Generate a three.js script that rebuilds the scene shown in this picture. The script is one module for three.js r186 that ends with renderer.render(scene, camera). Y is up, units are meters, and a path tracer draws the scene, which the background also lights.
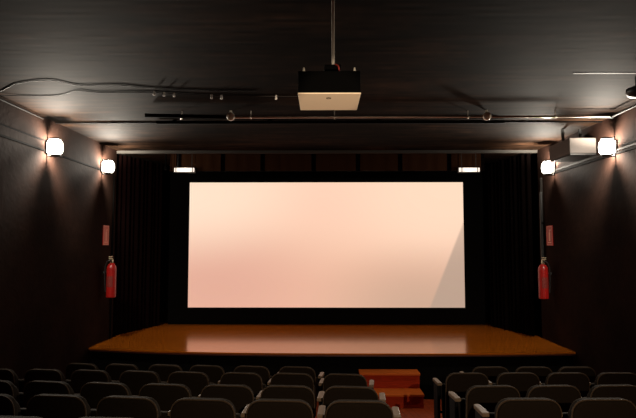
import * as THREE from 'three';
import { RoundedBoxGeometry } from 'three/addons/geometries/RoundedBoxGeometry.js';
import { mergeGeometries } from 'three/addons/utils/BufferGeometryUtils.js';
import { RectAreaLightUniformsLib } from 'three/addons/lights/RectAreaLightUniformsLib.js';

// ------------------------------------------------------------ camera, dark surroundings, exposure
const scene = new THREE.Scene();
scene.background = new THREE.Color(0x000000);
const EYE = 2.83, FOCAL = 550;
const camera = new THREE.PerspectiveCamera(2 * Math.atan(209 / FOCAL) * 180 / Math.PI, 636 / 418, 0.05, 60);
camera.position.set(0, EYE, 0);
camera.rotation.set(Math.atan(37 / FOCAL), Math.atan(5 / FOCAL), 0, 'YXZ');
scene.add(camera);
const renderer = new THREE.WebGLRenderer({ antialias: true });
renderer.toneMapping = THREE.LinearToneMapping;
renderer.toneMappingExposure = 1.0;
renderer.shadowMap.enabled = true;
RectAreaLightUniformsLib.init();

const LAMP_POWER = 3, WASH_POWER = 28, FLOOD_POWER = 56, LAMP_COLOR = [1.0, 0.9, 0.76];
const SCREEN_GLOW = 1.0, ADDED_SPOT_POWER = 190, REAR_POWER = 100;
const CEIL = 4.93, STAGE = 0.86, WALL_L = -4.55, WALL_R = 4.7;

// ------------------------------------------------------------ helpers
let seed = 7;
const rnd = () => { seed = (seed * 1664525 + 1013904223) >>> 0; return seed / 4294967296; };
const used = {};
function numbered(n) { const k = used[n] = (used[n] ?? -1) + 1; return k ? n + '_' + String(k).padStart(3, '0') : n; }
function tag(o, label, category, group, kind) {
  o.userData.label = label; if (category) o.userData.category = category;
  if (group) o.userData.group = group; if (kind) o.userData.kind = kind; return o;
}
function mesh(name, geo, mat, parent = scene) {
  const m = new THREE.Mesh(Array.isArray(geo) ? join(geo) : geo, mat);
  m.name = parent === scene ? numbered(name) : name; m.castShadow = m.receiveShadow = true; parent.add(m); return m;
}
function thing(name, label, category, pos = [0, 0, 0], turn = 0, group) {
  const o = new THREE.Group(); o.name = numbered(name); scene.add(o);
  o.position.set(...pos); o.rotation.y = turn; return tag(o, label, category, group);
}
function struct(name, geo, mat) { const m = mesh(name, geo, mat); m.userData.kind = 'structure'; return m; }
function join(list) { return mergeGeometries(list.map((g) => (g.index ? g.toNonIndexed() : g))); }
function metricUV(g) {                                     // box-project uv in metres
  if (g.index) g = g.toNonIndexed();
  const p = g.attributes.position, n = g.attributes.normal, uv = new Float32Array(p.count * 2);
  for (let i = 0; i < p.count; i++) {
    const ax = Math.abs(n.getX(i)), ay = Math.abs(n.getY(i)), az = Math.abs(n.getZ(i));
    if (ay >= ax && ay >= az) { uv[2 * i] = p.getX(i); uv[2 * i + 1] = p.getZ(i); }
    else if (ax >= az) { uv[2 * i] = p.getZ(i); uv[2 * i + 1] = p.getY(i); }
    else { uv[2 * i] = p.getX(i); uv[2 * i + 1] = p.getY(i); }
  }
  g.setAttribute('uv', new THREE.BufferAttribute(uv, 2)); return g;
}
function bx(x0, x1, y0, y1, z0, z1) { const g = new THREE.BoxGeometry(x1 - x0, y1 - y0, z1 - z0); g.translate((x0 + x1) / 2, (y0 + y1) / 2, (z0 + z1) / 2); return metricUV(g); }
function rbx(x0, x1, y0, y1, z0, z1, r = 0.01) { const g = new RoundedBoxGeometry(x1 - x0, y1 - y0, z1 - z0, 2, r); g.translate((x0 + x1) / 2, (y0 + y1) / 2, (z0 + z1) / 2); return g; }
function tube(pts, r, seg = 8, n = 0, tension = 0.5) {
  const c = new THREE.CatmullRomCurve3(pts.map((p) => new THREE.Vector3(...p)), false, 'catmullrom', tension);
  return new THREE.TubeGeometry(c, n || pts.length * 8, r, seg, false);
}
function rod(a, b, r, seg = 10) {
  const A = new THREE.Vector3(...a), B = new THREE.Vector3(...b), d = B.clone().sub(A);
  const g = new THREE.CylinderGeometry(r, r, d.length(), seg);
  g.applyQuaternion(new THREE.Quaternion().setFromUnitVectors(new THREE.Vector3(0, 1, 0), d.normalize()));
  const m = A.add(B).multiplyScalar(0.5); g.translate(m.x, m.y, m.z); return g;
}
function lathe(pts, seg = 24) { return new THREE.LatheGeometry(pts.map((p) => new THREE.Vector2(...p)), seg); }
function roundedRect(w, h, rTop, rBot) {
  const s = new THREE.Shape(), x = w / 2;
  s.moveTo(-x + rBot, 0); s.lineTo(x - rBot, 0); s.quadraticCurveTo(x, 0, x, rBot); s.lineTo(x, h - rTop);
  s.bezierCurveTo(x, h - rTop * 0.4, x - rTop * 0.4, h, x - rTop, h); s.lineTo(-x + rTop, h);
  s.bezierCurveTo(-x + rTop * 0.4, h, -x, h - rTop * 0.4, -x, h - rTop); s.lineTo(-x, rBot); s.quadraticCurveTo(-x, 0, -x + rBot, 0);
  return s;
}
// value noise, tileable
function makeNoise(px, py) {
  const t = Array.from({ length: px * py }, rnd);
  return (u, v) => {
    const x = u * px, y = v * py, i = Math.floor(x), j = Math.floor(y);
    let fx = x - i, fy = y - j; fx = fx * fx * (3 - 2 * fx); fy = fy * fy * (3 - 2 * fy);
    const q = (a, b) => t[((b % py) + py) % py * px + ((a % px) + px) % px];
    return (q(i, j) * (1 - fx) + q(i + 1, j) * fx) * (1 - fy) + (q(i, j + 1) * (1 - fx) + q(i + 1, j + 1) * fx) * fy;
  };
}
function texture(w, h, fn, repU, repV, srgb = true) {
  const d = new Uint8Array(w * h * 4);
  for (let y = 0; y < h; y++) for (let x = 0; x < w; x++) {
    const c = fn(x / w, y / h), k = 4 * (y * w + x);
    for (let i = 0; i < 3; i++) d[k + i] = Math.max(0, Math.min(255, Math.round(255 * (Array.isArray(c) ? c[i] : c))));
    d[k + 3] = 255;
  }
  const t = new THREE.DataTexture(d, w, h); t.magFilter = t.minFilter = THREE.LinearFilter;
  t.wrapS = t.wrapT = THREE.RepeatWrapping; t.repeat.set(repU, repV);
  if (srgb) t.colorSpace = THREE.SRGBColorSpace; t.needsUpdate = true; return t;
}
const lin = (r, g, b) => new THREE.Color().setRGB(r, g, b);
const std = (c, rough = 0.8, extra = {}) => new THREE.MeshStandardMaterial({ color: lin(...c), roughness: rough, ...extra });
const matte = (c, rough, spec, extra = {}) => new THREE.MeshPhysicalMaterial({ color: lin(...c), roughness: rough, specularIntensity: spec, ...extra });

// ------------------------------------------------------------ materials
const nA = makeNoise(4, 22), nB = makeNoise(16, 90), nC = makeNoise(6, 6), nD = makeNoise(60, 60), nE = makeNoise(24, 24), nF = makeNoise(3, 24);
const ceilTone = (u, v) => 0.31 + 0.22 * nA(u, v) + 0.3 * nB(u, v) + 0.3 * (nC(u, v) - 0.5) + 0.18 * nF(u, v) + 0.12 * nD(u, v);
const M = {};
M.ceiling = matte([0.15, 0.135, 0.125], 0.8, 0.03, {
  map: texture(1024, 1024, (u, v) => { const t = Math.pow(ceilTone(u, v), 1.8) * 0.46; return [t * 1.06, t * 0.8, t * 0.62]; }, 1 / 6, 1 / 6),
  bumpMap: texture(512, 512, (u, v) => 0.5 * nA(u, v) + 0.5 * nB(u, v), 1 / 6, 1 / 6, false), bumpScale: 0.002,
});
M.wall = matte([0.36, 0.31, 0.28], 0.85, 0.06, {
  map: texture(512, 512, (u, v) => { const t = 0.15 + 0.03 * nE(u, v) + 0.06 * nC(u, v) + 0.02 * nD(u, v); return [t * 1.12, t * 0.82, t * 0.7]; }, 1 / 3, 1 / 3),
  bumpMap: texture(512, 512, (u, v) => 0.5 * nD(u, v) + 0.5 * nE(u, v), 1 / 2, 1 / 2, false), bumpScale: 0.002,
});
M.black = new THREE.MeshPhysicalMaterial({ color: lin(0.002, 0.0017, 0.0015), roughness: 0.95, specularIntensity: 0.15 });
M.blackWall = matte([0.002, 0.0015, 0.0012], 0.95, 0.1);
const PLANKS = 20, plankTone = Array.from({ length: PLANKS }, rnd), plankShift = Array.from({ length: PLANKS }, rnd);
const grain = makeNoise(10, 400), grain2 = makeNoise(30, 800);
M.stageWood = new THREE.MeshPhysicalMaterial({
  color: lin(1, 1, 1), metalness: 0.25, roughness: 0.17, specularColor: lin(1, 0.72, 0.42), clearcoat: 0.12, clearcoatRoughness: 0.1,
  map: texture(1024, 1024, (u, v) => {
    const r = v * PLANKS, i = Math.floor(r) % PLANKS, f = r - Math.floor(r), e = (u + plankShift[i]) % 1;
    const gap = f < 0.04 || e < 0.0015 ? 0.45 : 1;
    const t = (0.8 + 0.14 * plankTone[i] + 0.12 * (grain(u + plankShift[i], v) - 0.5) + 0.14 * (grain2(u, v) - 0.5)) * gap;
    return [0.82 * t, 0.44 * t, 0.095 * t];
  }, 1 / 2.4, 1 / 2.4),
});
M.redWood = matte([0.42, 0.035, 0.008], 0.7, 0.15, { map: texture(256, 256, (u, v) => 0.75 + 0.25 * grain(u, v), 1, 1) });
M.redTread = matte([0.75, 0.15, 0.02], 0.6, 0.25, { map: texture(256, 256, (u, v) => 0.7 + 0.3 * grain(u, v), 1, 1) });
M.floor = matte([0.4, 0.06, 0.015], 0.6, 0.2, { map: texture(512, 512, (u, v) => { const f = (u * 10) % 1; return (f < 0.05 ? 0.5 : 1) * (0.7 + 0.3 * grain(v, u)); }, 1, 1) });
M.lip = std([0.07, 0.016, 0.01], 0.5);
M.curtainBlack = new THREE.MeshPhysicalMaterial({ color: lin(0.0022, 0.0009, 0.0007), roughness: 1, specularIntensity: 0.1 });
M.curtainRed = matte([0.004, 0.0007, 0.0005], 0.95, 0.1);
M.curtainBrown = matte([0.034, 0.013, 0.0055], 0.95, 0.1);
M.rail = matte([0.002, 0.0016, 0.0014], 0.9, 0.05);
M.railLight = matte([0.012, 0.01, 0.0085], 0.8, 0.2);
M.pole = std([0.7, 0.6, 0.5], 0.4, { metalness: 0.5 });
M.pipe = std([0.62, 0.54, 0.46], 0.38, { metalness: 0.9 });
M.conduit = matte([0.006, 0.005, 0.004], 0.8, 0.1);
M.darkPipe = matte([0.006, 0.005, 0.004], 0.8, 0.1);
M.brass = std([0.8, 0.72, 0.58], 0.4);
M.cable = std([0.012, 0.009, 0.007], 0.7);
M.whitePaint = std([0.6, 0.54, 0.48], 0.5);
M.boxPaint = std([0.12, 0.1, 0.088], 0.6);
M.trimPaint = std([0.04, 0.034, 0.028], 0.7);
M.darkMetal = std([0.012, 0.011, 0.01], 0.5);
M.projectorBlack = matte([0.0008, 0.0007, 0.0006], 0.8, 0.04);
M.projectorWhite = std([0.7, 0.56, 0.38], 0.5);
M.red = std([0.34, 0.01, 0.008], 0.35);
M.hose = std([0.01, 0.01, 0.01], 0.5);
M.valve = std([0.55, 0.48, 0.32], 0.35, { metalness: 0.3 });
const weave = texture(128, 128, (u, v) => 0.7 + 0.3 * nD(u, v), 6, 6);
M.seatFabric = new THREE.MeshPhysicalMaterial({ color: lin(0.018, 0.0115, 0.006), roughness: 0.85, specularIntensity: 0.15, map: weave, sheen: 0.4, sheenRoughness: 0.5, sheenColor: lin(0.3, 0.18, 0.09) });
M.seatShell = std([0.012, 0.009, 0.008], 0.6);
M.piping = matte([0.06, 0.036, 0.019], 0.8, 0.3);
M.arm = std([0.14, 0.086, 0.045], 0.45);
M.standard = matte([0.003, 0.0026, 0.0024], 0.7, 0.2);
M.lampGlow = new THREE.MeshStandardMaterial({ color: lin(0.9, 0.9, 0.85), emissive: lin(1.0, 0.97, 0.86), emissiveIntensity: 6, roughness: 0.4 });
M.barGlow = new THREE.MeshStandardMaterial({ color: lin(0.8, 0.75, 0.7), emissive: lin(1.0, 0.86, 0.74), emissiveIntensity: 1.0, roughness: 0.5 });

// ------------------------------------------------------------ the hall
const floorY = (z) => 1.41 + 0.14 * z;
{
  // sloping slab, its top following floorY
  const s = new THREE.Shape([[4.2, floorY(4.2)], [-10.0, floorY(-10.0)], [-15, floorY(-10.0)], [-15, -0.4], [4.2, -0.4]].map((p) => new THREE.Vector2(...p)));
  const e = new THREE.ExtrudeGeometry(s, { depth: 9.65, bevelEnabled: false }); e.rotateY(-Math.PI / 2); e.translate(4.9, 0, 0);
  // shape x -> world z
  struct('floor', metricUV(e), M.floor);
}
struct('ceiling', bx(-5, 5.1, CEIL, CEIL + 0.2, -15, 4.2), M.ceiling);
struct('wall_left', bx(WALL_L - 0.25, WALL_L, -0.4, CEIL, -12, 4.2), M.wall);
struct('wall_right', bx(WALL_R, WALL_R + 0.25, -0.4, CEIL, -12, 4.2), M.wall);
struct('wall_stage_left', bx(-5.05, -4.85, -0.4, CEIL, -15, -12), M.blackWall);
struct('wall_stage_right', bx(5.0, 5.2, -0.4, CEIL, -15, -12), M.blackWall);
struct('wall_front', bx(-5, 5.1, -0.4, CEIL, -15.2, -15), M.blackWall);
struct('wall_back', bx(-5, 5.1, 0, CEIL, 4, 4.2), M.wall);
struct('trim_1', [bx(WALL_L, WALL_R, CEIL - 0.06, CEIL, -12.06, -11.98)], M.trimPaint);
struct('trim_2', [bx(WALL_L, WALL_R, CEIL - 0.02, CEIL, -9.22, -9.17)], M.rail);
struct('trim_3', [bx(3.05, WALL_R, CEIL - 0.006, CEIL, -6.61, -6.58)], M.trimPaint);

// stage: boarded deck with a slightly bowed front
const frontZ = (x) => -10.27 - 0.003 * Math.abs(x - 1) ** 3;
function bowed(x0, x1, zBack, inset, y0, y1) {
  const s = new THREE.Shape(); s.moveTo(x0, -zBack);
  for (let i = 0; i <= 24; i++) { const x = x0 + (x1 - x0) * i / 24; s.lineTo(x, -frontZ(x) + inset); }
  s.lineTo(x1, -zBack);
  const g = new THREE.ExtrudeGeometry(s, { depth: y1 - y0, bevelEnabled: false }); g.rotateX(-Math.PI / 2); g.translate(0, y0, 0);
  return metricUV(g);
}
{
  const t = thing('stage', 'low wide stage with a glossy orange-brown boarded deck and black front', 'stage');
  mesh('deck', bowed(WALL_L + 0.006, WALL_R - 0.006, -14.95, 0, STAGE - 0.03, STAGE), M.stageWood, t);
  mesh('nosing', bowed(WALL_L + 0.006, WALL_R - 0.006, -12, 0.012, STAGE - 0.06, STAGE - 0.032), M.lip, t);
  mesh('fascia', bowed(WALL_L + 0.006, WALL_R - 0.006, -11.5, 0.1, 0, STAGE - 0.06), M.black, t);
}
{
  const t = thing('stage_steps', 'reddish wooden steps leading from the aisle up to the stage', 'steps', [1.19, 0, -10.0]);
  const w = 0.54;
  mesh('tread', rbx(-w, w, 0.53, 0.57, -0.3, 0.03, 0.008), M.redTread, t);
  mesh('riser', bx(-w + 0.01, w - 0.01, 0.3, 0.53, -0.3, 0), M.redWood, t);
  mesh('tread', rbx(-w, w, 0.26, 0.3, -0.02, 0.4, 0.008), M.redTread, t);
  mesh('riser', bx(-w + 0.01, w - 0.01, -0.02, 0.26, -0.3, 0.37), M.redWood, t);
}

// ------------------------------------------------------------ projection screen
{
  const W = 6.98, H = 3.17, cx = 0.078, y0 = 1.283, z = -14;
  const paintedLight = texture(256, 128, (u, v) => {
    const mix = (a, b, t) => a.map((c, i) => c + (b[i] - c) * t);
    const sm = (a, b, x) => { const t = Math.max(0, Math.min(1, (x - a) / (b - a))); return t * t * (3 - 2 * t); };
    // light falling on the screen, painted into its glow: cream along the top, peach in the middle, rose lower down on one side, grey-tan towards the other
    let c = mix([0.94, 0.735, 0.63], [1.02, 0.87, 0.76], sm(0.1, 0.95, v));
    c = mix(c, [0.86, 0.63, 0.57], sm(0.7, 0.0, Math.hypot((u - 0.1) * 1.3, v - 0.2)) * 0.5);
    c = mix(c, [0.99, 0.77, 0.68], sm(0.45, 0.0, Math.hypot(u - 0.5, (v - 0.85) * 0.8)) * 0.4);
    c = mix(c, [1.02, 0.87, 0.76], sm(0.5, 0.0, Math.hypot(u - 0.93, (v - 0.75) * 0.8)) * 0.8);
    c = mix(c, [1.02, 0.9, 0.8], sm(0.5, 0.0, Math.hypot(u - 0.0, (v - 0.85) * 0.8)) * 0.8);
    c = mix(c, [0.78, 0.65, 0.56], sm(0.6, 0.0, Math.hypot((u - 0.85) * 1.2, v)) * 0.75);
    // shadow with a slanting edge, painted into the glow in the lower corner
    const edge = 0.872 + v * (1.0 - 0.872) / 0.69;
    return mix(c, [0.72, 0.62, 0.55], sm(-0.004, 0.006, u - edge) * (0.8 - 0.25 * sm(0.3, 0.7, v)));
  }, 1, 1);
  paintedLight.wrapS = paintedLight.wrapT = THREE.ClampToEdgeWrapping;
  const mat = new THREE.MeshStandardMaterial({ color: lin(0.02, 0.02, 0.02), roughness: 0.95, emissive: lin(1, 1, 1), emissiveMap: paintedLight, emissiveIntensity: SCREEN_GLOW });
  const t = thing('projection_screen', 'large wide cinema screen glowing pale peach pink in a black border', 'screen', [cx, STAGE, z]);
  const b = y0 - STAGE;
  const s = new THREE.PlaneGeometry(W, H); s.translate(0, b + H / 2, 0.012);
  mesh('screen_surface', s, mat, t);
  mesh('screen_backing', bx(-W / 2, W / 2, b, b + H, -0.02, 0.008), M.black, t);
  mesh('border', bx(-W / 2 - 0.5, W / 2 + 0.5, b + H, b + H + 0.34, -0.02, 0.03), M.black, t);
  mesh('border', bx(-W / 2 - 0.5, W / 2 + 0.5, 0, b, -0.02, 0.03), M.black, t);
  mesh('border', bx(-W / 2 - 0.5, -W / 2, b, b + H, -0.02, 0.03), M.black, t);
  mesh('border', bx(W / 2, W / 2 + 0.5, b, b + H, -0.02, 0.03), M.black, t);
  const L = new THREE.RectAreaLight(lin(1, 0.76, 0.6), 0.12, W, H); L.position.set(cx, y0 + H / 2, z + 0.05); L.lookAt(cx, y0 + H / 2, 0); L.name = 'screen_light'; scene.add(L);
}

// ------------------------------------------------------------ curtains
function pleats(x0, x1, y0, y1, pitch, amp, thick = 0.015, jitter = 0.4) {   // closed wavy sheet, hanging
  const n = Math.max(24, Math.round((x1 - x0) / pitch * 10)), f = [], r = [];
  let ph = rnd() * 6;
  for (let i = 0; i <= n; i++) {
    const x = x0 + (x1 - x0) * i / n; ph += (2 * Math.PI / 10) * (1 + jitter * (rnd() - 0.5) * 2);
    const z = amp * Math.sin(ph) + amp * 0.3 * Math.sin(ph * 0.37 + 1); f.push([x, z]); r.unshift([x, z - thick]);
  }
  const s = new THREE.Shape([...f, ...r].map(([x, z]) => new THREE.Vector2(x, -z)));
  const g = new THREE.ExtrudeGeometry(s, { depth: y1 - y0, bevelEnabled: false, steps: 1 }); g.rotateX(-Math.PI / 2); g.translate(0, y0, 0); return metricUV(g);
}
tag(mesh('back_curtain', (() => { const g = pleats(-4.8, 4.95, STAGE, CEIL, 0.28, 0.07); g.translate(0, 0, -14.4); return g; })(), M.curtainBlack), 'black pleated curtain hanging at the back of the stage behind the screen', 'curtain');
function leg(a, b, mat, label) {                           // hangs from a to b (x, z) along the side of the stage
  const dx = b[0] - a[0], dz = b[1] - a[1], w = Math.hypot(dx, dz) / 2;
  const t = thing('stage_curtain', label, 'curtain', [(a[0] + b[0]) / 2, STAGE, (a[1] + b[1]) / 2], Math.atan2(-dz, dx), 'curtains at the sides of the stage');
  mesh('cloth', pleats(-w, w, 0.01, CEIL - STAGE - 0.04, 0.15, 0.05), mat, t);
  mesh('curtain_rail', bx(-w, w, CEIL - STAGE - 0.04, CEIL - STAGE, -0.03, 0.03), M.darkPipe, t);
}
leg([-4.62, -12.2], [-4.1, -13.75], M.curtainRed, 'tall dark red pleated side curtain beside the left wall of the stage');
leg([4.62, -12.2], [4.15, -13.75], M.curtainBlack, 'tall black pleated side curtain beside the right wall of the stage');
{
  const t = thing('valance', 'short brown pleated valance hanging under the ceiling above the screen', 'valance', [0, 4.52, -12.3]);
  let x = -3.46;
  for (const w of [0.25, 1.0, 0.9, 1.15, 1.0, 0.95, 1.1, 0.76]) {
    mesh('valance_panel', pleats(x, x + w - 0.1, 0, CEIL - 4.52, 0.3, 0.008, 0.012), M.curtainBrown, t); x += w;
  }
  mesh('lining', bx(-3.46, 3.64, 0, CEIL - 4.52, -0.07, -0.05), M.curtainBlack, t);
}
tag(mesh('hanging_rod', [rod([-3.53, CEIL, -12.22], [-3.53, 4.56, -12.22], 0.018), rod([-3.53, 4.6, -12.22], [-3.53, 4.53, -12.22], 0.035)], M.rail), 'thin metal rod hanging from the ceiling near the left light bar', 'rod');

function lightBar(x0, x1, y, label, marks) {
  const t = thing('light_bar', label, 'light', [(x0 + x1) / 2, y, -12.2], 0);
  const w = (x1 - x0) / 2, h = 0.046;
  mesh('housing', rbx(-w - 0.01, w + 0.01, -h - 0.012, h + 0.012, -0.08, -0.004, 0.008), M.darkMetal, t);
  mesh('diffuser', rbx(-w, w, -h, h, -0.02, 0.012, 0.01), M.barGlow, t);
  for (const m of marks) mesh('divider', bx(m * w - 0.008, m * w + 0.008, -h - 0.004, h + 0.004, -0.01, 0.017), M.rail, t);
  for (const k of [-0.7, 0.7]) mesh('bracket', rod([k * w, h, -0.05], [k * w, CEIL - y, -0.05], 0.008), M.darkMetal, t);
  const L = new THREE.PointLight(lin(1, 0.85, 0.7), 0.03); L.position.set((x0 + x1) / 2, y, -12.13); L.castShadow = true; L.name = 'bar_light'; scene.add(L);
}
lightBar(-3.33, -2.88, 4.53, 'small white light bar above the left corner of the screen', [-0.82, 0.82]);
lightBar(3.03, 3.49, 4.525, 'small pinkish light bar with thin dividers above the right corner of the screen', [-0.72, 0.8]);

// ------------------------------------------------------------ wall lamps, rails, pipes
function wallLamp(side, y, z, label, down) {
  const wall = side < 0 ? WALL_L : WALL_R, t = thing('wall_lamp', label, 'lamp', [wall, y, z], 0, null);
  const d = -side;                                        // away from the wall
  mesh('wall_plate', rbx(Math.min(0, d * 0.03), Math.max(0, d * 0.03), -0.1, 0.1, -0.07, 0.07, 0.006), M.darkMetal, t);
  mesh('bracket', [rod([d * 0.02, 0.15, 0], [d * 0.15, 0.15, 0], 0.012), rod([d * 0.02, -0.15, 0], [d * 0.15, -0.15, 0], 0.012), rod([d * 0.02, -0.155, 0], [d * 0.02, 0.155, 0], 0.014)], M.darkMetal, t);
  const cap = lathe([[0, 0], [0.075, 0], [0.08, 0.012], [0.06, 0.035], [0, 0.04]]); const low = cap.clone().rotateX(Math.PI);
  cap.translate(d * 0.15, 0.122, 0); low.translate(d * 0.15, -0.122, 0);
  mesh('cap', cap, M.darkMetal, t); mesh('cap', low, M.darkMetal, t);
  const bulb = lathe([[0, -0.12], [0.07, -0.115], [0.1, -0.08], [0.112, 0], [0.1, 0.08], [0.07, 0.115], [0, 0.12]]); bulb.translate(d * 0.15, 0, 0);
  mesh('bulb', bulb, M.lampGlow, t);
  const L = new THREE.PointLight(lin(...LAMP_COLOR), LAMP_POWER); L.position.set(wall + d * 0.15, y, z); L.castShadow = true; L.shadow.radius = 1.5; L.name = 'lamp_light'; scene.add(L);
  const U = new THREE.SpotLight(lin(...LAMP_COLOR), WASH_POWER, 0, 1.5, 0.45); U.position.copy(L.position); U.target.position.set(wall + d * 0.02, y + 0.5, z); scene.add(U.target);
  U.castShadow = true; U.shadow.radius = 2.5; U.name = 'lamp_uplight'; scene.add(U);
  const F = new THREE.SpotLight(lin(...LAMP_COLOR), FLOOD_POWER, 0, 0.9, 1); F.position.copy(L.position); F.target.position.set(wall + d * 1.6, y + 0.3, z + 2.3); scene.add(F.target);
  F.castShadow = true; F.shadow.radius = 5.5; F.name = 'lamp_flood'; scene.add(F);
  const D = new THREE.SpotLight(lin(...LAMP_COLOR), down, 0, 1.25, 1); D.position.copy(L.position); D.target.position.set(wall - side * 0.05, y - 0.5, z); scene.add(D.target);
  D.castShadow = true; D.shadow.radius = 2.5; D.name = 'lamp_downlight'; scene.add(D);
}
wallLamp(-1, 4.455, -8.94, 'bright white lamp on the left wall, the one nearer the audience', 42);
wallLamp(-1, 4.452, -11.19, 'bright white lamp on the left wall, the one beside the stage', 12);
wallLamp(1, 4.415, -11.13, 'bright white lamp on the right wall, the one beside the stage', 2);
wallLamp(1, 4.418, -8.8, 'bright white lamp on the right wall beside the white box', 42);

tag(mesh('wall_rail', bx(WALL_L, WALL_L + 0.012, 4.375, 4.405, -11.6, 3.9), M.rail), 'lower dark rail running along the left wall behind the lamps', 'rail');
tag(mesh('wall_rail', bx(WALL_L, WALL_L + 0.01, 4.535, 4.555, -8.9, 3.9), M.rail), 'thin upper dark rail along the left wall ending at a lamp', 'rail');
tag(mesh('wall_rail', bx(WALL_R - 0.012, WALL_R, 4.295, 4.325, -11.4, 3.9), M.rail), 'lower dark rail running along the right wall under the lamps', 'rail');
tag(mesh('wall_rail', [bx(WALL_R - 0.014, WALL_R, 4.345, 4.375, -11.4, 3.9)], M.railLight), 'pale rail along the right wall just above the dark one', 'rail');
tag(mesh('wall_rail', bx(WALL_R - 0.012, WALL_R, 4.39, 4.415, -8.6, 3.9), M.rail), 'thin top dark rail on the right wall ending at the lamp beside the white box', 'rail');

{
  const t = thing('ceiling_pipe', 'long thin metal pipe crossing under the ceiling and turning along the right wall', 'pipe', [0, CEIL - 0.1, -8.44]);
  mesh('pipe_run', [rod([-1.42, 0, 0], [4.47, 0, 0], 0.017), ], M.pipe, t);
  mesh('wall_run', rod([4.47, 0, 0], [4.42, 0, 5], 0.018), M.railLight, t);
  mesh('sleeve', rod([-2.74, 0.01, 0.1], [-1.42, 0, 0], 0.03), M.darkPipe, t);
  mesh('elbow', new THREE.SphereGeometry(0.035, 12, 8).translate(4.47, 0, 0), M.darkPipe, t);
  for (const x of [-2.2, -1.12, 0.18, 2.25, 3.6]) mesh('pipe_clamp', [rod([x, 0, 0], [x, 0.1, 0], 0.008), new THREE.TorusGeometry(0.024, 0.009, 6, 14).rotateY(Math.PI / 2).translate(x, 0, 0)], M.pipe, t);
}
function junction(x, label) {
  const t = thing('junction_box', label, 'junction box', [x, CEIL - 0.1, -8.42], 0);
  mesh('box', lathe([[0, -0.05], [0.045, -0.047], [0.062, -0.03], [0.064, 0.01], [0.055, 0.035], [0, 0.04]]).rotateX(Math.PI / 2).translate(0, 0, 0.03), M.brass, t);
  mesh('lid', lathe([[0, 0], [0.03, -0.002], [0.034, -0.012], [0, -0.016]]).rotateX(-Math.PI / 2).translate(0, 0, 0.078), M.brass, t);
  mesh('stem', rod([0, 0.03, 0], [0, 0.1, 0], 0.016), M.brass, t);
}
junction(-1.43, 'round pale junction box on the ceiling pipe, left of the projector');
junction(2.53, 'round pale junction box on the ceiling pipe, right of the projector');
{
  const t = thing('ceiling_track', 'dark bar fixed across the ceiling just past the metal pipe', 'track', [0.12, CEIL, -9.05]);
  mesh('bar', rbx(-2.9, 2.9, -0.07, -0.015, -0.03, 0.03, 0.008), M.darkPipe, t);
  for (const x of [-2.6, -1, 0.8, 2.6]) mesh('mounting_block', bx(x - 0.03, x + 0.03, -0.02, 0, -0.025, 0.025), M.darkPipe, t);
}
tag(mesh('corner_conduit', [rod([WALL_L + 0.04, CEIL - 0.05, 3.9], [WALL_L + 0.04, CEIL - 0.05, -8.7], 0.014)], M.conduit), 'metal conduit running along the top corner of the left wall', 'conduit');

// ceiling cables with clips
tag(mesh('ceiling_cable', tube([[-4.5, 4.9, -7.3], [-4.38, 4.922, -7.296], [-3.929, 4.922, -6.93], [-3.45, 4.92, -6.8], [-3.17, 4.922, -7.02], [-2.65, 4.922, -7.03], [-2.286, 4.922, -7.17], [-1.656, 4.922, -7.27], [-0.9, 4.922, -7.3]], 0.0055, 6), M.cable), 'dark cable bowing out across the left ceiling, the one nearer the audience', 'cable');
tag(mesh('ceiling_cable', tube([[-4.5, 4.9, -7.4], [-4.22, 4.92, -7.5], [-3.7, 4.922, -7.5], [-3.3, 4.92, -7.257], [-3.04, 4.922, -7.357], [-2.36, 4.922, -7.364], [-1.5, 4.92, -7.52], [-0.32, 4.922, -7.586]], 0.0055, 6), M.cable), 'dark cable along the left ceiling held up by small pale clips', 'cable');
[[-2.294, -7.33, 'first'], [-2.17, -7.37, 'second'], [-2.04, -7.4, 'third'], [-1.547, -7.5, 'fourth'], [-1.41, -7.52, 'fifth'], [-0.653, -7.55, 'sixth']].forEach(([x, z, n]) =>
  tag(mesh('cable_clip', [lathe([[0, 0], [0.014, 0], [0.018, 0.012], [0.012, 0.03], [0.012, 0.06], [0, 0.06]], 12).translate(x, CEIL - 0.06, z)], M.whitePaint), n + ' small pale clip on the ceiling cable, counted from the left wall', 'clip', 'clips on the ceiling cable'));

// white box on the right wall
{
  const t = thing('wall_box', 'white boxy unit hung high on the right wall between the two lamps', 'box', [WALL_R, 4.42, -9.75]);
  mesh('casing', rbx(-0.46, 0, 0, 0.27, -0.5, 0.35, 0.015), M.boxPaint, t);
  mesh('base_tray', bx(-0.44, 0, -0.025, 0, -0.48, 0.33), M.darkMetal, t);
  for (const x of [-0.4, -0.1]) mesh('hanger', bx(x, x + 0.04, 0.27, 0.51, -0.1, -0.06), M.darkMetal, t);
}
{
  const t = thing('ceiling_speaker', 'black round ceiling fitting at the far right edge', 'fitting', [3.9, CEIL, -6.75]);
  mesh('stem', rod([0, 0, 0], [0, -0.14, 0], 0.02), M.darkMetal, t);
  mesh('body', lathe([[0, -0.26], [0.09, -0.25], [0.13, -0.2], [0.12, -0.15], [0.05, -0.12], [0, -0.12]]), M.darkMetal, t);
}

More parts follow.
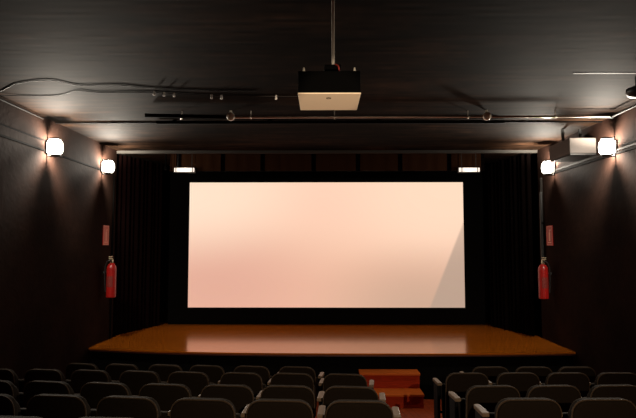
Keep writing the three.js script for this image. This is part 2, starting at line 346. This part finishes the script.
// ------------------------------------------------------------ projector on its pole
{
  const t = thing('projector', 'ceiling projector hung from a pole, black body with pale beige underside', 'projector', [0.05, 4.01, -4.46]);
  mesh('body', rbx(-0.243, 0.243, 0.007, 0.18, -0.26, 0.26, 0.004), M.projectorBlack, t);
  mesh('bottom_panel', rbx(-0.245, 0.245, 0, 0.008, -0.262, 0.262, 0.003), M.projectorWhite, t);
  mesh('emblem_ring', new THREE.TorusGeometry(0.017, 0.003, 6, 20).rotateX(Math.PI / 2).translate(-0.005, 0, 0.13), M.rail, t);
  mesh('lens', lathe([[0, 0], [0.05, 0], [0.055, 0.03], [0.045, 0.035], [0, 0.02]]).rotateX(-Math.PI / 2).translate(0.1, 0.09, -0.25), M.darkMetal, t);
  mesh('mount_plate', [rbx(-0.2, 0.2, 0.18, 0.195, -0.18, 0.18, 0.004), rbx(-0.04, 0.1, 0.195, 0.3, -0.06, 0.06, 0.01)], M.projectorBlack, t);
  for (const x of [-0.2, 0.2]) mesh('mount_knob', [lathe([[0, 0], [0.012, 0.004], [0.016, 0.02], [0.01, 0.034], [0.006, 0.06], [0, 0.06]], 12).translate(x, 0.165, 0.2)], M.brass, t);
  mesh('pole', rod([0.035, 0.28, 0], [0.035, CEIL - 4.01, 0], 0.013), M.pole, t);
  mesh('red_cable', [tube([[0.05, 0.3, 0.06], [0.075, 0.27, 0.1], [0.08, 0.22, 0.12], [0.078, 0.18, 0.12]], 0.006, 6), rod([0.078, 0.16, 0.13], [0.078, 0.21, 0.13], 0.01)], std([0.3, 0.03, 0.02], 0.5), t);
}

// ------------------------------------------------------------ fire extinguishers and their plates
function extinguisher(x, y, z, side, label) {
  const t = thing('fire_extinguisher', label, 'extinguisher', [x, y, z]);
  mesh('cylinder', lathe([[0, 0], [0.085, 0], [0.098, 0.015], [0.098, 0.58], [0.09, 0.64], [0.06, 0.69], [0.03, 0.71], [0, 0.71]]), M.red, t);
  mesh('valve', [lathe([[0, 0.7], [0.03, 0.7], [0.035, 0.74], [0.025, 0.8], [0, 0.8]]), rbx(-0.015, 0.015, 0.79, 0.815, -0.02, 0.13, 0.005), rbx(-0.015, 0.015, 0.83, 0.85, -0.03, 0.14, 0.005)], M.valve, t);
  mesh('hose', tube([[0, 0.76, 0.03], [side * 0.07, 0.74, 0.05], [side * 0.115, 0.6, 0.05], [side * 0.112, 0.3, 0.05], [side * 0.1, 0.12, 0.05]], 0.013, 8), M.hose, t);
  const lbl = new THREE.CylinderGeometry(0.0995, 0.0995, 0.22, 20, 1, true, -0.7, 1.4); lbl.translate(0, 0.33, 0);
  mesh('paper_label', lbl, std([0.2, 0.022, 0.016], 0.5), t);
  mesh('wall_bracket', [bx(Math.min(side * 0.09, side * 0.17), Math.max(side * 0.09, side * 0.17), 0.5, 0.54, -0.02, 0.02)], M.darkMetal, t);
}
extinguisher(-4.375, 1.77, -11.4, -1, 'red fire extinguisher with pale valve hanging on the left wall');
extinguisher(4.52, 1.75, -11.4, 1, 'red fire extinguisher hanging on the right wall');
function plate(side, y, z, label, faded) {
  const cv = document.createElement('canvas'); cv.width = 96; cv.height = 128; const c = cv.getContext('2d');
  c.fillStyle = faded ? '#d0604a' : '#b8301e'; c.fillRect(0, 0, 96, 128);
  c.strokeStyle = faded ? '#e08a70' : '#d87058'; c.lineWidth = 4; c.strokeRect(5, 5, 86, 118);
  c.fillStyle = faded ? '#e59a80' : '#e8a890';
  c.fillRect(38, 44, 22, 56); c.fillRect(44, 30, 10, 14); c.fillRect(44, 26, 26, 6);
  c.beginPath(); c.moveTo(20, 112); c.lineTo(76, 112); c.lineTo(76, 106); c.lineTo(20, 106); c.fill();
  const tex = new THREE.CanvasTexture(cv); tex.colorSpace = THREE.SRGBColorSpace;
  const x = side < 0 ? WALL_L : WALL_R, t = thing('wall_sign', label, 'sign', [x, y, z]);
  mesh('backing', bx(Math.min(0, -side * 0.012), Math.max(0, -side * 0.012), 0, 0.41, -0.15, 0.15), M.red, t);
  const p = new THREE.PlaneGeometry(0.3, 0.41).rotateY(-side * Math.PI / 2).translate(-side * 0.0135, 0.205, 0);
  mesh('print', p, new THREE.MeshStandardMaterial({ map: tex, roughness: 0.5 }), t);
}
plate(-1, 2.85, -11.48, 'upright red sign plate on the left wall above the extinguisher', true);
plate(1, 2.84, -11.44, 'upright red sign plate on the right wall above the extinguisher', false);
tag(mesh('wall_conduit', rod([WALL_L + 0.02, STAGE, -11.82], [WALL_L + 0.02, 4.36, -11.82], 0.016), M.rail), 'thin vertical conduit on the left wall at the stage edge', 'conduit');
{
  const t = thing('wall_conduit', 'vertical conduit on the right wall between the stage lamp and extinguisher', 'conduit', [WALL_R, 0, -11.75]);
  mesh('upper_tube', rod([-0.03, 3.98, 0], [-0.03, 4.29, 0], 0.03), M.railLight, t);
  mesh('lower_tube', rod([-0.04, 2.5, 0], [-0.04, 3.98, 0], 0.035), M.darkMetal, t);
  mesh('clip', [bx(-0.06, 0, 3.3, 3.33, -0.04, 0.04)], M.rail, t);
}

// unseen spotlight added behind the camera to brighten the underside of the projector
{
  const t = thing('added_floor_spotlight', 'added unseen spotlight standing in the aisle at the back of the hall', 'lamp', [1.05, floorY(1.3), 1.3]);
  mesh('base', lathe([[0, 0], [0.15, 0], [0.15, 0.02], [0.02, 0.035], [0.015, 0.32], [0, 0.32]]), M.darkMetal, t);
  const glass = new THREE.MeshStandardMaterial({ color: lin(0.8, 0.8, 0.8), emissive: lin(1, 0.8, 0.6), emissiveIntensity: 2 });
  const at = [1.05, floorY(1.3), 1.3];
  const head = (x, y, aim, power, cone, soft) => {          // a lamp head turned towards a point in the hall
    const from = new THREE.Vector3(at[0] + x, at[1] + y, at[2]), to = new THREE.Vector3(...aim), dir = to.clone().sub(from).normalize();
    const h = mesh('lamp_head', lathe([[0, -0.12], [0.04, -0.12], [0.05, -0.05], [0.06, 0.08], [0.054, 0.08], [0.04, -0.05], [0, -0.05]]), M.darkMetal, t);
    h.position.set(x, y, 0); h.quaternion.setFromUnitVectors(new THREE.Vector3(0, 1, 0), dir);
    mesh('lamp_glass', new THREE.SphereGeometry(0.03, 12, 8).translate(0, 0.03, 0), glass, h);
    const L = new THREE.SpotLight(lin(1, 0.8, 0.6), power, 0, cone, soft); L.position.copy(from.addScaledVector(dir, 0.1)); L.target.position.copy(to);
    L.castShadow = true; L.name = 'spotlight'; scene.add(L, L.target);
  };
  mesh('cross_bar', rod([0, 0.3, 0], [-0.1, 0.3, 0], 0.012), M.darkMetal, t);
  head(-0.09, 0.36, [0.05, 4.02, -4.44], ADDED_SPOT_POWER, 0.058, 0.4);
}

// unseen lamp added on the back wall to light the seats and steps
{
  const t = thing('added_wall_spotlight', 'added unseen lamp high on the back wall pointing down at the seats', 'lamp', [1.2, 4.3, 4]);
  mesh('wall_plate', rbx(-0.06, 0.06, -0.06, 0.06, -0.03, 0, 0.005), M.darkMetal, t);
  mesh('bracket', rod([0, 0, -0.03], [0, 0, -0.14], 0.012), M.darkMetal, t);
  const from = new THREE.Vector3(1.2, 4.3, 3.82), to = new THREE.Vector3(0.55, 0.85, -8), dir = to.clone().sub(from).normalize();
  const h = mesh('lamp_head', lathe([[0, -0.09], [0.05, -0.09], [0.06, 0.08], [0.052, 0.08], [0.04, -0.04], [0, -0.04]]), M.darkMetal, t);
  h.position.set(0, 0, -0.18); h.quaternion.setFromUnitVectors(new THREE.Vector3(0, 1, 0), dir);
  mesh('lamp_glass', new THREE.SphereGeometry(0.03, 12, 8).translate(0, 0.03, 0), new THREE.MeshStandardMaterial({ color: lin(0.8, 0.8, 0.8), emissive: lin(1, 0.8, 0.6), emissiveIntensity: 2 }), h);
  const L = new THREE.SpotLight(lin(1, 0.82, 0.62), REAR_POWER, 0, 0.38, 1); L.position.copy(from.addScaledVector(dir, 0.1)); L.target.position.copy(to);
  L.castShadow = true; L.name = 'added_rear_light'; scene.add(L, L.target);
}

// ------------------------------------------------------------ seats
const backShape = roundedRect(0.45, 0.62, 0.095, 0.04);
const backGeo = new THREE.ExtrudeGeometry(backShape, { depth: 0.05, bevelEnabled: true, bevelThickness: 0.018, bevelSize: 0.018, bevelSegments: 3, curveSegments: 10 });
backGeo.translate(0, 0, -0.05);
const cushGeo = new THREE.ExtrudeGeometry(roundedRect(0.4, 0.54, 0.09, 0.05), { depth: 0.03, bevelEnabled: true, bevelThickness: 0.022, bevelSize: 0.022, bevelSegments: 3, curveSegments: 8 });
cushGeo.translate(0, 0.02, -0.115);
const pipeGeo = (() => {
  const pts = roundedRect(0.487, 0.657, 0.107, 0.045).getPoints(10).map((p) => new THREE.Vector3(p.x, p.y - 0.018, -0.002)); pts.pop();
  return new THREE.TubeGeometry(new THREE.CatmullRomCurve3(pts, true), 90, 0.007, 6, true);
})();
for (const g of [backGeo, cushGeo, pipeGeo]) { g.rotateX(0.1); g.translate(0, 0.226, -0.022); }
const seatGeo = rbx(-0.22, 0.22, 0, 0.42, -0.1, 0, 0.035); seatGeo.rotateX(-0.12); seatGeo.translate(0, 0.26, -0.2);
const armPad = (() => {
  const s = new THREE.Shape(); const w = 0.021, l = 0.24;
  s.moveTo(-w, 0); s.lineTo(-w, l - w); s.absarc(0, l - w, w, Math.PI, 0, true); s.lineTo(w, 0); s.closePath();
  const g = new THREE.ExtrudeGeometry(s, { depth: 0.022, bevelEnabled: true, bevelThickness: 0.006, bevelSize: 0.006, bevelSegments: 2 });
  g.rotateX(-Math.PI / 2); g.translate(0, 0.702, -0.1); return g;
})();
const standardGeo = join([rbx(-0.018, 0.018, 0.08, 0.698, -0.33, -0.14, 0.015), rbx(-0.025, 0.025, 0, 0.09, -0.4, -0.04, 0.01)]);
const hingeGeo = join([rod([-0.27, 0.36, -0.22], [0.2, 0.36, -0.22], 0.016)]);
function makeSeat(twoArms) {
  const t = new THREE.Group(); t.name = 'theatre_seat';
  const b = mesh('backrest', backGeo, M.seatFabric, t); mesh('piping', pipeGeo, M.piping, b);
  mesh('back_cushion', cushGeo, M.seatFabric, t);
  mesh('seat_cushion', seatGeo, M.seatFabric, t); mesh('hinge_bar', hingeGeo, M.standard, t);
  for (const x of twoArms ? [-0.288, 0.288] : [-0.288]) {
    const s = mesh('side_panel', standardGeo, M.standard, t); s.position.x = x;
    const a = mesh('armrest', armPad, M.arm, t); a.position.x = x;
  }
  return t;
}
const seatOne = makeSeat(false), seatEnd = makeSeat(true);
const ordinal = ['first', 'second', 'third', 'fourth', 'fifth', 'sixth', 'seventh', 'eighth', 'ninth'];
const rowName = ['', 'nearest full row', 'second nearest row', 'third nearest row', 'row nearest the stage'];
const rows = [
  [[[-1.87, -3.38, -0.06], [-1.29, -3.35, -0.06]], []],
  [[[-2.68, -4.46, -0.09], [-2.09, -4.42, -0.11], [-1.5, -4.33, -0.13], [-0.9, -4.23, -0.09], [-0.32, -4.18, -0.06], [0.265, -4.14, -0.05]], [[1.55, -4.28, 0.02], [2.12, -4.29, 0.02]]],
  [[[-3.28, -5.54, -0.16], [-2.68, -5.45, -0.17], [-2.07, -5.33, -0.16], [-1.47, -5.23, -0.12], [-0.88, -5.17, -0.09], [-0.32, -5.12, -0.08], [0.25, -5.06, -0.08]], [[1.55, -5.16, 0.06], [2.12, -5.2, 0.06], [2.71, -5.24, 0.06]]],
  [[[-4.06, -6.94, -0.12], [-3.43, -6.87, -0.14], [-2.82, -6.78, -0.17], [-2.18, -6.66, -0.17], [-1.57, -6.55, -0.15], [-0.94, -6.46, -0.12], [-0.35, -6.4, -0.12], [0.25, -6.32, -0.12]], [[1.66, -6.5, 0.05], [2.26, -6.54, 0.04], [2.84, -6.55, 0.02], [3.43, -6.57, 0.02]]],
  [[[-3.42, -7.92, -0.2], [-2.8, -7.79, -0.2], [-2.16, -7.68, -0.18], [-1.57, -7.58, -0.17], [-0.95, -7.48, -0.16], [-0.34, -7.38, -0.14]], [[2.21, -7.44, 0.03], [2.79, -7.46, 0.03], [3.36, -7.47, 0.03]]],
];
rows.forEach((blocks, r) => blocks.forEach((list, side) => list.forEach(([x, z, turn], i) => {
  const end = i === list.length - 1, s = (end ? seatEnd : seatOne).clone();
  s.name = numbered('theatre_seat'); scene.add(s); s.position.set(x, floorY(z), z); s.rotation.y = turn;
  const fromAisle = ordinal[side ? i : list.length - 1 - i];
  const where = r === 0 ? ['dark theatre seat barely showing at the bottom edge, ' + (i ? 'the right one' : 'the left one')][0]
    : `dark theatre seat in ${rowName[r]}, ${side ? 'right' : 'left'} block, ${fromAisle} from aisle`;
  tag(s, where, 'seat', (side ? 'theatre seats right of the aisle' : 'theatre seats left of the aisle'));
})));

renderer.render(scene, camera);
